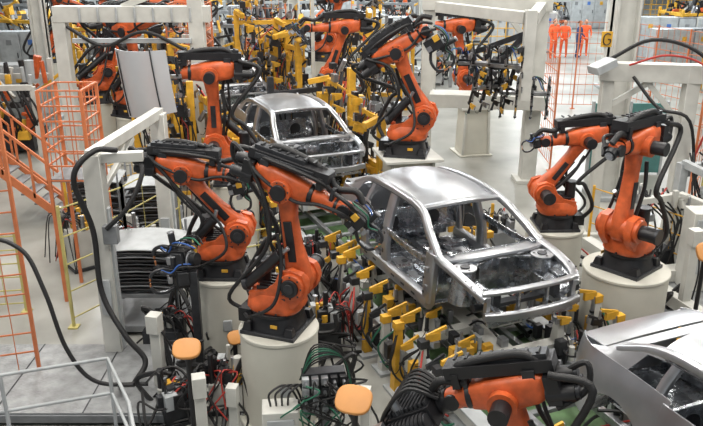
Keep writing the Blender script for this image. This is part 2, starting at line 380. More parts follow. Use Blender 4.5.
    b.tube([(1.14,-.74,.70),(1.26,-.35,.73),(1.28,0,.74),(1.26,.35,.73),(1.14,.74,.70)],.06,CARM,seg=10,w=.035,h=.10,p=4,ref=(0,0,1))
    g=[[(1.02+.10*math.sin(math.pi*j/5)+.06*(i/8-.5)**2,(i/4-1)*.74,.1+.6*j/5) for j in range(6)] for i in range(9)]
    b.surf(g,.012,INM)
    b.cyl((.92,-.74,.62),(.92,.74,.62),.035,DRK); b.box((1.17,.25,.5),(.06,.3,.2),INM); b.box((1.17,-.3,.45),(.05,.22,.16),DRK)
    b.beam((1.44,-.5,.66),(1.25,0,.70),.05,.03,INM); b.beam((1.44,.5,.66),(1.25,0,.70),.05,.03,INM)
    b.beam((1.6,-.46,.22),(1.6,.46,.22),.12,.05,DRK)
    b.tube([(.37,-.58,1.11),(.43,0,1.155),(.37,.58,1.11)],.04,CARM,seg=8,w=.03,h=.06,p=3,ref=(0,0,1))
    g=[[(-1.62-.12*j/3,(i/4-1)*.66,.86-.0*j) for j in range(4)] for i in range(9)]; b.surf(g,.02,CARM)
    g=[[(-1.76-.36*(j/6),(i/6-1)*(.68-.05*(j/6)**2),.87-.06*(j/6)**2-.02*abs(i/6-1)**3) for j in range(7)] for i in range(13)]
    b.surf(g,.015,CARM)
    g=[[(-2.12-.05*math.sin(math.pi*j/5)*(1-.6*abs(i/6-1)**3),(i/6-1)*.62,.14+.66*j/5) for j in range(6)] for i in range(13)]
    b.surf(g,-.015,CARM)
    b.box((-1.02,0,.35),(.04,1.2,.5),INM); b.box((-.95,0,.3),(.3,1.3,.06),INM)
    for y in (-.35,.35): b.cyl((-1.0,y,.4),(-.995,y,.4),.12,DRK)
    b.box((0,0,.03),(2.0,1.5,.02),INM); b.tube([(1.0,0,.12),(0,0,.10),(-1.0,0,.08)],.1,INM,seg=12,w=.13,h=.10,p=3,ref=(0,1,0))
    for x in (-.6,-.1,.4,.8): b.beam((x,-.74,.07),(x,.74,.07),.10,.07,INM)
    for x in (-.8,-.35,.15,.6):
        for y in (-.45,.45): b.box((x,y,.045),(.3,.3,.012),STL); b.cyl((x,y,.05),(x,y,.056),.05,DRK,seg=10)
    b.box((-1.6,0,.2),(1.0,1.0,.03),INM)
    if full:
        for k in (-1,1):
            for x0,x1 in ((-.93,-.31),(-.27,.98)):
                g=[[(x0+(x1-x0)*i/8,k*(.835-.09*max(0,(z-.45)/.4)**2-.03*max(0,(.3-z)/.3)),z) for z in [.10+.68*j/8 for j in range(9)]] for i in range(9)]
                b.surf(g,.02*k,CARM)
            g=[]
            for i in range(25):
                x=.98+1.1*i/24; dx=x-1.5
                zb=.16+math.sqrt(max(0,.37**2-dx*dx)) if abs(dx)<.37 else .12
                zt=.76-.12*(i/24)**2
                g.append([(x,k*(.82-.08*max(0,(z-.45)/.4)**2-.18*(i/24)**3),z) for z in [zb+(zt-zb)*j/6 for j in range(7)]])
            b.surf(g,.015*k,CARM)
    return b.done(loc,rz,sc,.004,34)

HD=rad(-67); hd=V((math.cos(HD),math.sin(HD),0)); sd=V((-math.sin(HD),math.cos(HD),0))
C2=V((1.32,9.85,0)); P1=-6.2; P3=5.6; P0=-12.5
def L(a,o,z=0): return C2+hd*a+sd*o+V((0,0,z))
CZ=.98
car(L(0,0,CZ),HD,False,1.0); car(L(P1,-.1,CZ),HD,False,1.02); car(L(P3,.2,CZ),HD,True,1.02); car(L(P0,0,CZ),HD)

# ------------------------------------------------------------------ conveyor & fixtures
b=B('conveyor_track')
b.box((-6,0,.02),(32,1.9,.04),GRN)
for o in (-1.0,1.0):
    b.box((-6,o,.30),(32,.12,.16),WHT); b.box((-6,o,.40),(32,.20,.03),LGR); b.box((-6,o,.10),(32,.2,.05),LGR)
    for k in range(33): b.box((-22+k,o,.16),(.12,.18,.24),WHT)
for o in (-.42,.42):
    b.box((-6,o,.33),(32,.08,.10),STL)
for k in range(54): 
    b.box((-22+k*.6,0,.27),(.08,1.9,.06),GRY)
b.done(L(0,0),HD)
def fixture(a,seed):
    r=random.Random(seed); b=B('welding_fixture')
    b.box((0,0,.46),(3.9,.28,.10),WHT)
    for x in (-1.7,-.9,0,.9,1.7):
        b.box((x,0,.50),(.16,1.8,.10),WHT)
        for o in (-.72,.72):
            b.box((x,o,.66),(.15,.13,.28),WHT if r.random()<.5 else YEL,taper=(.6,.7)); b.box((x,o,.84),(.12,.12,.06),STL)
            b.cyl((x,o,.86),(x,o,.97),.02,STL,seg=8)
            clamp(b,(x+.1,o*1.12,.86),(0,-o,0),s=.7,rng=r)
            b.box((x-.15,o,.58),(.1,.1,.2),r.choice([DRK,YEL,BLK]))
            b.tube([(x,o,.6),(x+.3,o*.9,.5),(x+.5,o,.58)],.015,r.choice([CAB,CAB,HBL]),seg=6,sub=4)
    for x in (-1.75,-1.25,-.75,-.3,.2,.7,1.2,1.7,2.1):
        for sgn in (-1,1):
            o=sgn*r.uniform(1.18,1.34); h=r.uniform(.55,1.0); w=r.uniform(.10,.16)
            b.box((x,o,h/2),(w,w*1.1,h),r.choice([WHT,WHT,YEL,DRK]),taper=(.55,.6)); b.box((x,o,.02),(.3,.26,.04),LGR)
            b.box((x,o,h+.04),(.1,.12,.1),r.choice([YEL,DRK])); clamp(b,(x,o-sgn*.05,h+.1),(0,-sgn,0),s=.85,rng=r)
            clamp(b,(x+.12,o,h*.75),(0,-sgn,.2),s=.75,m=r.choice([YEL,YEL,WHT,DRK]),rng=r)
            b.box((x-.12,o+sgn*.05,h*.6),(.1,.12,.2),r.choice([YEL,DRK,BLK,LGR]))
            for q in range(4):
                b.tube([(x,o,h),(x+r.uniform(-.3,.3),o+sgn*.14,h*.6),(x+r.uniform(-.4,.4),o+sgn*.05,.25),(x+r.uniform(-.5,.5),o-sgn*.1,.2)],.014,r.choice([CAB,CAB,CAB,CAB,HGR,HRD]),seg=5,sub=4)
    for k in range(70):
        x=r.uniform(-1.95,1.95); o=r.uniform(-.95,.95)
        b.box((x,o,r.uniform(.5,.62)),(r.uniform(.05,.18),r.uniform(.05,.14),r.uniform(.08,.2)),r.choice([DRK,DRK,YEL,STL,BLK,BLK,LGR]))
    for k in range(16):
        x=r.uniform(-1.9,1.6); o=r.uniform(-.95,.95)
        b.tube([(x,o,.5),(x+.2,o+r.uniform(-.2,.2),.66),(x+.5,o+r.uniform(-.3,.3),.45)],.016,CAB,seg=5,sub=4)
    b.done(L(a,0),HD)
for i,a in enumerate((0,P1,P3,P0)): fixture(a,20+i)

def clamp_tower(loc,rz,w,h,seed,m=YEL,name='clamping_tower'):
    r=random.Random(seed); b=B(name)
    b.box((0,0,.04),(w+.2,.55,.08),m); b.box((0,0,.3),(w*.8,.4,.45),r.choice([DRK,GRY,m]))
    xs=[-w/2,w/2] if w<1.5 else [-w/2,r.uniform(-.2,.2),w/2]
    for i,x in enumerate(xs):
        hh=h*r.uniform(.8,1); b.beam((x,0,.08),(x,0,hh),.15,.15,m)
        if r.random()<.7: b.beam((x,0,hh),(x+r.uniform(-.3,.3),-.45,hh-.1),.12,.12,m)
    n=max(2,int(h/.9))
    for k in range(1,n+1):
        z=h*.8*k/n; b.beam((-w/2,0,z),(w/2,0,z+r.uniform(-.1,.1)),.12,.12,m)
    for k in range(int(w*h*8)):
        x=r.uniform(-w/2-.05,w/2+.05); y=r.uniform(-.3,.2); z=r.uniform(.5,h*.95)
        c=r.random()
        if c<.45: clamp(b,(x,y,z),(r.uniform(-1,1),-1,r.uniform(-.3,.3)),s=r.uniform(.8,1.4),m=r.choice([m,m,m,STL,DRK]),rng=r)
        elif c<.75: b.box((x,y,z),(r.uniform(.06,.24),r.uniform(.06,.2),r.uniform(.06,.3)),r.choice([m,m,DRK,BLK,GRY,STL,BLK]))
        else: b.cyl((x,y,z),(x+r.uniform(-.2,.2),y+r.uniform(-.2,.1),z+r.uniform(.1,.35)),r.uniform(.02,.06),r.choice([DRK,STL,BLK]),seg=10)
    for q in range(10):
        b.tube([(r.uniform(-w/2,w/2),.08,h*.9),(r.uniform(-w/2,w/2),-.2,h*.6),(r.uniform(-w/2,w/2),-.25,.2)],.018,r.choice([CAB,CAB,CAB,CAB,CAB,HRD]),seg=5,sub=4)
    b.done(loc,rz)
clamp_tower(L(P1+.75,1.3),HD,1.1,2.5,1); clamp_tower(L(P1-.9,1.3),HD,1.3,2.9,2)
clamp_tower(L(P1+.1,-1.55),HD+math.pi,1.2,1.9,3); clamp_tower(L(P1-1.7,-1.6),HD+math.pi,1.2,2.6,4)
clamp_tower(L(P0+.9,1.6),HD,1.6,3.2,5); clamp_tower(L(P0+.4,-1.7),HD+math.pi,1.8,3.2,6)
clamp_tower(L(P0-1.4,1.7),HD,1.4,3.0,9); clamp_tower(L(P0-1.9,-1.7),HD+math.pi,1.4,3.2,10)
clamp_tower((-2.3,21.6,0),.1,1.8,4.0,7); clamp_tower((-1.35,18.0,0),.3,1.2,2.4,11,DRK); clamp_tower((.6,23.2,0),-.1,1.8,3.4,12); clamp_tower((-4.1,16.2,0),.2,1.2,2.6,13)

# ------------------------------------------------------------------ robots
def station(loc,r,kind,*a,**k):
    x,y,z=loc; pedestal((x,y,0),r,z,kind); return robot((x,y,z),*a,**k)
station((-.84,7.75,1.2),.45,'round',-20,-7,-14,-30,'weld',s=.85,fl=.68,ts=.7)
station((-1.72,9.25,1.2),.42,'round',-2,-42,-4,-70,'weld',s=.83,fl=.6,ts=.7)
station((-2.15,13.3,1.2),.42,'round',186,0,2,-10,'panel',s=.98,fl=.55,trot=55)
station((1.05,13.75,1.6),.55,'sq',-12,-26,38,-95,'weld',s=1.0,fl=.5,ts=.9)
station((3.20,11.1,1.15),.44,'round',182,-36,-4,-10,'weld',s=.80,fl=.62,ts=.5)
station((3.74,9.4,1.2),.56,'round',222,-6,2,-30,'none',s=.88,fl=.45)
station((1.92,5.15,.22),.36,'round',158,22,-18,-16,'box',s=.84,fl=.42)
station((-7.0,20.5,1.2),.45,'round',20,20,10,-40,'grip',s=1.1)
station((-5.5,18.8,1.2),.45,'round',-30,-10,20,-40,'weld',s=1.05)
station((-.3,19.8,1.3),.45,'round',185,-20,2,-40,'grip',s=1.0,fl=.8)
station((-11.,27.5,1.2),.45,'round',40,10,-20,-40,'grip',s=1.1)
station((-8.2,25.6,1.2),.45,'round',-60,20,10,-40,'weld',s=1.1)
station((3.2,19.6,1.3),.45,'sq',190,10,5,-60,'grip',s=1.0)
station((-13.5,24,1.2),.45,'round',10,-10,0,-60,'weld',s=1.1)
station((-4.6,24.5,1.2),.45,'round',190,10,10,-60,'weld',s=1.1)
station((-1,28,1.2),.45,'round',-20,10,10,-60,'grip',s=1.1)
b=B('spot_welding_gun_stand'); b.box((0,0,.02),(.4,.4,.04),GRY); b.beam((0,0,0),(0,0,1.55),.1,.1,DRK)
b.M=T(.1,0,1.7)@RZ(155)@RY(10); weldgun(b,.85); b.M=T(.05,.1,1.45)@RZ(200); weldgun(b,.7); b.M=Matrix(); b.done((-1.95,8.5,0),0)

# ------------------------------------------------------------------ steelwork helpers
def fence(name,pts,h,m,n=5,vs=.5,z0=.05,t=.018,post=.04):
    b=B(name)
    for p,q in zip(pts[:-1],pts[1:]):
        p=V((p[0],p[1],z0));q=V((q[0],q[1],z0)); Ln=(q-p).length; k=max(1,int(Ln/1.2))
        for i in range(k+1):
            a=p.lerp(q,i/k); b.beam(a-V((0,0,z0)),a+V((0,0,h-z0)),post,post,m); b.box((a.x,a.y,.01),(.14,.14,.02),m)
        for j in range(n+1):
            z=V((0,0,.1+(h-z0-.15)*j/n)); b.beam(p+z,q+z,t*.8,t,m)
        kk=int(Ln/vs)
        for i in range(1,kk+1):
            a=p.lerp(q,i/(kk+1)); b.beam(a+V((0,0,.1)),a+V((0,0,h-z0-.05)),t*.5,t*.5,m)
    return b.done((0,0,0),0,1,0)
def cage(name,c,sz,m,z0,n=6,stairs=False):
    b=B(name); x,y=sz[0]/2,sz[1]/2; h=sz[2]
    cs=[(c[0]-x,c[1]-y),(c[0]+x,c[1]-y),(c[0]+x,c[1]+y),(c[0]-x,c[1]+y)]
    for k in range(4):
        p=V(cs[k]+(0,)); q=V(cs[(k+1)%4]+(0,)); nn=max(2,int((q-p).length/.16))
        b.beam(p,p+V((0,0,z0+h)),.045,.045,m)
        for j in range(n+1):
            z=V((0,0,z0+h*j/n)); b.beam(p+z,q+z,.022,.022,m)
        for j in range(1,nn):
            a=p.lerp(q,j/nn); b.beam(a+V((0,0,z0)),a+V((0,0,z0+h)),.012,.012,m)
    b.box((c[0],c[1],z0),(sz[0],sz[1],.05),GRY)
    if stairs:
        n=9
        for k in range(n):
            xx=c[0]+x+.1+k*.24; z=z0-(k+1)*z0/(n+1)
            b.box((xx,c[1],z),(.26,.7,.03),GRY)
        for s_ in (-.36,.36):
            p=V((c[0]+x,c[1]+s_,z0)); q=V((c[0]+x+n*.24+.1,c[1]+s_,.05)); b.beam(p,q,.04,.16,m); b.beam(p+V((0,0,1.0)),q+V((0,0,1.0)),.04,.04,m); b.beam(p+V((0,0,.5)),q+V((0,0,.5)),.03,.03,m)
            for k in range(5):
                a=p.lerp(q,k/4); b.beam(a,a+V((0,0,1)),.04,.04,m)
    b.done((0,0,0),0,1,0)
fence('orange_guard_fence',[(-6.4,8.0),(-5.2,8.15),(-4.05,8.5)],4.0,FOR,14,.3)
cage('orange_safety_cage',(-4.2,11.1),(.62,.7,1.35),FOR,2.0)
cage('orange_safety_cage',(-4.3,20.5),(1.0,1.0,2.0),FOR,1.8)
cage('orange_access_platform',(-9.2,14.6),(2.4,1.4,1.1),FOR,2.0,3,True)
cage('orange_access_platform',(-12.0,18.0),(2.4,1.4,1.1),FOR,2.2,3,True)
fence('yellow_guard_rail',[(-4.1,9.9),(-3.5,10.9),(-3.0,12.4)],1.9,PYL,4,.6)
fence('yellow_guard_rail',[(-5.2,13.0),(-4.0,14.6)],1.4,YEL,4,.6)
fence('pale_guard_fence',[(-7.5,10.0),(-5.0,10.4)],1.3,PYL,5,.3)
fence('pale_guard_fence',[(-2.5,10.9),(-1.2,11.6)],1.0,PYL,3,.4)
b=B('white_gantry_frame')
for x,y in ((-3.2,9.0),(-2.95,11.3)):
    b.box((x,y,1.45),(.22,.22,2.9),WHT); b.box((x,y,.03),(.5,.5,.06),WHT)
    b.box((x+.12,y,1.2),(.04,.10,2.0),LGR); b.box((x,y-.13,1.0),(.14,.04,.5),LGR)
b.beam((-3.2,8.9,2.9),(-2.95,11.4,2.9),.14,.14,WHT); b.beam((-3.2,9.0,2.85),(-2.6,9.1,2.85),.12,.12,WHT)
b.beam((-3.2,9.0,2.3),(-3.05,10.2,2.8),.07,.07,WHT)
b.box((-3.03,8.84,1.9),(.18,.12,.24),GRY)
b.done()
b=B('overhead_white_girder')
b.box((-4.8,17.0,3.85),(3.4,.3,.34),WHT); b.box((-3.4,17.0,2.6),(.32,.32,5.2),WHT); b.box((-6.4,17.0,1.9),(.28,.28,3.8),WHT)
b.beam((-3.4,17,4.6),(-5.0,17,4.0),.14,.14,WHT); b.box((-4.8,16.8,3.3),(2.6,.1,.1),LGR); b.box((-3.4,17,.03),(.6,.6,.06),WHT)
for k in range(7): b.box((-5.9+k*.4,16.83,3.85),(.04,.05,.3),LGR)
b.tube([(-6.2,16.8,3.6),(-5.4,16.7,3.2),(-4.5,16.7,3.5),(-3.6,16.7,3.1)],.04,CAB,seg=8)
b.done()
def rack(loc,rz,w,d,n,z0,gap):
    b=B('stacked_panel_rack')
    for x in (-w/2,w/2):
        for y in (-d/2,d/2): b.beam((x,y,0),(x,y,z0+gap*n+.10),.035,.035,GRY)
    b.box((0,0,z0-.1),(w,d,.06),GRY); b.box((0,0,.12),(w+.1,d+.1,.1),GRY)
    for k in range(n):
        z=z0+gap*k
        g=[[((i/8-.5)*w*1.05,(j/5-.5)*d*1.02,z+.07*math.cos((i/8-.5)*2.6)) for j in range(6)] for i in range(9)]
        b.surf(g,.02,LGR if k==n-1 else (DRK if k%2 else GRY))
        b.beam((-w/2,-d/2,z),(w/2,-d/2,z),.025,.03,BLK)
    b.done(loc,rz)
rack((-3.0,10.1,0),.0,1.05,.85,6,.72,.11); rack((-3.65,13.2,0),.1,.9,.8,6,.5,.14); rack((-4.8,13.6,0),.1,.9,.8,5,.6,.14)
rack((-2.35,11.6,0),.3,.8,.7,4,.5,.16)
b=B('checker_plate_walkway')
b.box((-4.2,8.3,.16),(4.2,1.6,.03),PLATE)
for x in (-6.2,-5,-4,-3,-2.3):
    for y in (7.6,9.0): b.box((x,y,.075),(.06,.06,.15),GRY)
b.beam((-6.3,7.5,.1),(-2.1,7.5,.1),.04,.1,GRY)
for k in range(5): b.beam((-6.3+k*1.05,7.5,.178),(-6.3+k*1.05,9.1,.178),.02,.005,DRK)
b.box((-3.6,6.6,.10),(3.4,1.4,.03),PLATE)
for x in (-5.1,-3.6,-2.1): b.box((x,6.6,.045),(.06,1.3,.09),GRY)
b.done()
b=B('white_pipe_railing')
P=[(-5.0,6.6),(-3.77,7.0),(-2.72,7.35),(-2.25,6.5),(-1.9,5.6)]
for z in (1.0,.55): b.tube([(x,y,z) for x,y in P],.020,LGR,seg=10,sub=1)
for x,y in P: b.cyl((x,y,0),(x,y,1.0),.022,LGR,seg=10); b.cyl((x,y,0),(x,y,.02),.08,LGR,seg=12)
b.done()
def post(name,loc,h,w=.14,head=True,seed=0):
    r=random.Random(seed); b=B(name)
    b.box((0,0,.02),(w*2,w*2,.04),WHT); b.box((0,0,h/2),(w,w*.8,h),WHT)
    if head:
        b.box((0,-.02,h+.10),(w*1.2,w*1.2,.24),WHT); b.box((0,-w*.62,h+.14),(w*.9,.01,.12),GRY); b.cyl((.0,-w*.62,h+.05),(0,-w*.7,h+.05),.02,HRD,seg=10)
    b.tube([(w*.5,0,h),(w*1.4,.05,h*.6),(w*.6,0,.1)],.014,CAB,seg=6)
    b.done(loc,r.uniform(-.3,.3))
post('control_post',(-2.37,8.1,0),.95,.13,True,1); post('control_post',(-1.62,6.9,0),.85,.12,True,2); post('control_post',(-1.3,7.1,0),.6,.10,True,3)
post('control_post',(.15,6.9,0),.7,.10,True,4); post('control_post',(4.9,10.0,0),1.3,.14,True,6)
def disc(loc,r,tilt,rz,h):
    b=B('sensor_cover_post'); b.cyl((0,.05,0),(0,.05,h),.03,BLK,seg=10); b.box((0,.05,.02),(.2,.2,.04),GRY)
    b.M=T(0,0,h)@RX(tilt)
    b.loft([b.ring(V((0,0,z)),V((1,0,0)),V((0,1,0)),r*k,r*.82*k,28,2.8) for z,k in ((-.03,.95),(0,1),(.02,.97),(.025,.85))],DISC)
    b.cyl((0,0,-.1),(0,0,-.03),.07,DRK); b.M=Matrix(); b.done(loc,rz)
disc((-1.78,7.15,0),.155,30,.1,1.24); disc((.02,6.1,0),.18,34,-.3,1.3); disc((4.72,9.2,0),.17,55,.2,1.5); disc((-1.45,8.35,0),.11,50,.5,.7); disc((-2.6,13.0,0),.11,50,.5,1.7)
b=B('valve_manifold_stand'); r=random.Random(4)
b.box((0,0,.35),(.12,.12,.7),GRY); b.box((0,0,.02),(.4,.3,.04),GRY); b.box((0,0,.85),(.46,.14,.5),DRK)
for i in range(5):
    for j in range(4):
        x=-.2+i*.1; z=.68+j*.12; b.box((x,-.1,z),(.07,.08,.08),r.choice([BLK,STL,LGR,DRK]))
        b.cyl((x,-.14,z),(x,-.2,z),.018,STL,seg=8)
        b.tube([(x,-.2,z),(x+r.uniform(-.2,.2),-.35,z+r.uniform(-.05,.25)),(x+r.uniform(-.4,.4),-.2,z-.3),(r.uniform(-.3,.3),.05,.2)],.009,r.choice([HGR,HGR,CAB,CAB,CAB,HGR]),seg=6,sub=6)
for k in range(8):
    b.tube([(-.25,0,1.0),(-.1,-.1,1.25+.03*k),(.2,-.05,1.26),(.32,.0,.9-.05*k)],.009,r.choice([HGR,HGR,CAB,CAB]),seg=6)
b.done((-.30,6.95,0),.15)
b=B('electrical_junction_box'); b.box((0,0,.42),(.38,.28,.74),WHT); b.box((0,-.15,.5),(.28,.02,.42),LGR); b.box((0,0,.03),(.42,.32,.06),GRY)
for k in range(4): b.tube([(-.1+.06*k,0,.79),(-.1+.07*k,-.05,.98),(.1+.06*k,.1,.95),(.3,.1,.5)],.014,CAB,seg=6)
b.done((-.75,6.75,0),.1)
b=B('black_cable_loop')
b.tube([(-5.0,7.6,1.4),(-4.3,8.0,2.1),(-3.85,8.1,2.0),(-3.6,8.0,1.5),(-3.4,7.9,.8),(-3.1,7.9,.35),(-2.5,8.0,.25)],.026,CAB,seg=10,sub=8)
b.tube([(-2.9,9.0,2.95),(-3.1,8.75,3.0),(-3.32,8.6,2.7),(-3.2,8.7,2.0),(-3.15,8.6,1.2),(-2.85,8.4,.7),(-2.6,8.3,.4),(-2.7,8.1,.2)],.036,CAB,seg=10,sub=8)
b.tube([(-2.8,9.2,2.8),(-2.6,9.0,2.7),(-2.75,8.8,2.3),(-3.05,8.75,2.0)],.03,CAB,seg=8)
b.done((0,0,0),0,1,0)
b=B('floor_cable_bundle'); r=random.Random(9)
for k in range(70):
    x=r.uniform(-2.6,-.1); y=r.uniform(7.4,10)
    b.tube([(x,y,r.uniform(.05,.7)),(x+r.uniform(-.3,.3),y+r.uniform(-.3,.3),r.uniform(.05,.9)),(x+r.uniform(-.5,.5),y+r.uniform(-.4,.4),r.uniform(.05,.5)),(x+r.uniform(-.7,.7),y+r.uniform(-.5,.5),.04)],r.choice([.014,.02,.03]),CAB,seg=6)
for k in range(50):
    x=r.uniform(2.4,4.8); y=r.uniform(7.0,11.8)
    b.tube([(x,y,r.uniform(.05,.6)),(x+r.uniform(-.3,.3),y+r.uniform(-.3,.3),r.uniform(.05,.6)),(x+r.uniform(-.7,.7),y+r.uniform(-.5,.5),.04)],r.choice([.014,.02,.03]),r.choice([CAB,CAB,CAB,CAB,HRD]),seg=6)
b.done((0,0,0),0,1,0)
def floor_unit(loc,rz,sz,seed):
    r=random.Random(seed); b=B('pneumatic_supply_unit'); x,y,z=sz
    b.box((0,0,z*.3),(x,y,z*.6),r.choice([DRK,GRY,LGR,WHT])); b.box((0,0,.03),(x*1.1,y*1.1,.06),DRK)
    for k in range(16):
        a,c=r.uniform(-x/2,x/2),r.uniform(-y/2,y/2)
        if r.random()<.5: b.box((a,c,z*.6+.06),(r.uniform(.05,.16),r.uniform(.05,.16),r.uniform(.1,.3)),r.choice([BLK,STL,YEL,DRK,LGR,BLK]))
        else: b.cyl((a,c,z*.6),(a,c,z*.6+r.uniform(.1,.4)),r.uniform(.02,.06),r.choice([STL,BLK,WHT,YEL]),seg=10)
        b.tube([(a,c,z*.6+.1),(a+r.uniform(-.2,.2),c-.2,z*.6+.2),(a+r.uniform(-.3,.3),c-y/2-.1,.1)],.012,r.choice([CAB,CAB,CAB,CAB,HRD]),seg=5,sub=4)
    b.done(loc,rz)
for i,(x,y,s) in enumerate(((-1.5,7.9,(.4,.4,.7)),(-1.05,8.7,(.5,.3,.9)),(-.9,10.2,(.5,.5,.9)),(-.6,11.4,(.6,.4,1.0)),(-1.3,11.9,(.6,.4,.8)),(-2.6,9.3,(.4,.5,.6)),(-.35,9.3,(.35,.35,.8)),(-2.1,7.6,(.3,.3,.5)),(2.9,8.4,(.4,.3,.6)),(2.75,9.9,(.3,.3,.9)),(3.2,7.4,(.4,.4,.7)),(4.3,10.6,(.5,.4,.8)),(2.6,12.6,(.5,.5,.9)),(3.6,12.4,(.6,.5,.8)),(-3.3,11.9,(.4,.4,.8)),(-2.9,14.4,(.6,.4,1.2)),(2.2,14.2,(.6,.5,.9)),(-3.9,12.2,(.5,.4,1.0)),(-4.8,12.2,(.7,.4,1.2)),(-2.0,14.8,(.5,.4,1.3)),(4.2,8.3,(.4,.4,.8)))): floor_unit((x,y,0),.3*i,s,50+i)

def column(x,y,w,h):
    b=B('hall_column')
    b.box((x,y,h/2),(w,w*.35,h),WHT); b.box((x-w/2+.03,y,h/2),(.06,w,h),WHT); b.box((x+w/2-.03,y,h/2),(.06,w,h),WHT)
    b.box((x,y,.05),(w*1.5,w*1.5,.1),LGR); b.box((x,y-w*.2,1.4),(w*.6,.05,.9),LGR); b.done((0,0,0),0,1,.01)
COLS=((5.6,15.9,.5),(9.9,29,.6),(-2.6,35,.5),(-9.5,23.5,.4),(12.3,21,.6),(3.8,40,.7),(15,42,.7),(-14,38,.7))
for x,y,w in COLS: column(x,y,w,10.3)
b=B('white_tool_gantry')
b.box((4.15,17.1,2.05),(.34,.34,4.1),WHT); b.box((1.75,17.5,2.05),(.26,.26,4.1),WHT)
b.beam((1.6,17.5,4.05),(4.4,17.05,4.05),.32,.3,WHT); b.beam((1.8,17.2,1.95),(4.4,16.8,1.95),.6,.3,WHT); b.beam((1.9,17.0,4.0),(3.3,14.6,4.0),.2,.22,WHT); b.beam((4.15,17.0,4.0),(3.4,14.5,4.0),.2,.22,WHT)
b.box((3.35,14.5,3.3),(.2,.2,1.7),WHT); b.beam((3.4,17.1,3.9),(4.1,17.1,3.0),.12,.12,WHT)
b.box((4.15,17.1,.04),(.6,.6,.08),WHT); b.box((1.75,17.5,.04),(.5,.5,.08),WHT)
b.done()
b=B('hanging_gripper_tool')
for i,(x,y,z,a,s) in enumerate(((3.0,15.0,3.2,-120,1.0),(2.7,15.4,2.7,-60,.9),(3.5,15.2,2.6,-100,.9),(2.3,15.8,3.1,-90,.8))):
    b.M=T(x,y,z)@RZ(a)@RY(20); gripper(b,s,random.Random(i)); b.M=Matrix(); b.beam((x,y,z),(3.35,14.7,3.7),.1,.1,DRK)
b.done()
b=B('white_robot_portal')
b.box((4.65,13.7,1.6),(.2,.2,3.2),WHT); b.box((6.05,13.4,1.65),(.24,.24,3.3),WHT)
b.beam((4.5,13.73,3.15),(6.3,13.36,3.15),.3,.32,WHT); b.beam((4.7,13.7,2.5),(5.4,13.55,3.0),.1,.1,WHT); b.beam((6.0,13.4,2.2),(5.3,13.55,3.0),.1,.1,WHT)
b.box((4.65,13.7,.03),(.45,.45,.06),WHT); b.box((6.05,13.4,.03),(.45,.45,.06),WHT); b.box((4.4,13.3,3.3),(.42,.3,.14),LGR,rot=RZ(20).to_3x3()@RY(-20).to_3x3())
b.tube([(4.6,13.5,3.4),(5.2,13.3,3.75),(5.9,13.1,3.6),(6.3,12.9,3.1),(6.3,12.8,2.3)],.035,CAB,seg=8)
b.tube([(4.9,13.4,3.3),(5.5,13.2,3.5),(6.1,13.0,3.3),(6.35,13.1,2.5),(6.2,13.2,1.6)],.02,HRD,seg=8)
b.tube([(5.0,13.4,3.1),(5.4,13.1,2.6),(5.9,12.9,2.4),(6.2,13.0,1.2)],.03,CAB,seg=8)
b.done()
b=B('yellow_station_sign'); b.box((4.72,14.2,3.65),(.20,.03,.28),YEL); b.beam((4.72,14.22,3.6),(4.72,14.22,0),.04,.04,WHT)
b.tube([(4.78,14.17,3.73),(4.72,14.17,3.76),(4.66,14.17,3.71),(4.66,14.17,3.59),(4.72,14.17,3.55),(4.78,14.17,3.59),(4.78,14.17,3.65),(4.73,14.17,3.65)],.012,BLK,seg=6,sub=3); b.done()
fence('orange_guard_fence',[(6.7,14.2),(7.6,15.5),(9.2,16.3)],3.9,FOR,12,.3)
fence('orange_guard_fence',[(5.9,25.3),(9.0,25.0),(10.5,21.5)],2.9,FOR,8,.25)
fence('orange_guard_fence',[(-3.6,26.2),(-2.2,26.0)],3.6,FOR,10,.25)
fence('orange_guard_fence',[(4.9,17.9),(5.0,20.2)],2.8,FOR,8,.25)
fence('yellow_guard_rail',[(4.4,13.0),(5.6,11.2),(6.2,9.0)],1.2,YEL,3,.6)
fence('pale_guard_fence',[(6.6,13.5),(7.0,9.5)],1.6,PYL,5,.4)
b=B('teal_partition'); b.box((6.6,17.6,.9),(1.8,.06,1.7),TEA)
for x in (5.72,6.6,7.48): b.box((x,17.6,.9),(.06,.1,1.8),LGR)
b.done()
b=B('white_base_frame')
b.beam((4.6,8.0,.25),(6.2,10.8,.25),.25,.2,WHT); b.beam((4.9,11.2,.25),(6.6,11.6,.25),.25,.2,WHT); b.beam((4.2,12.5,.3),(5.2,9.0,.3),.2,.2,WHT)
b.box((5.4,10.6,.1),(1.6,2.4,.08),PLATE); b.box((5.5,11.0,.8),(.5,.4,1.3),WHT); b.box((5.5,10.79,.9),(.4,.02,.9),LGR); b.done()
clamp_tower((5.0,11.7,0),.3,.9,1.7,31,WHT,'clamping_stand'); clamp_tower((4.9,7.9,0),.9,.8,1.3,32,DRK,'clamping_stand'); clamp_tower((6.2,12.4,0),.2,1.2,2.2,33,LGR,'clamping_stand')

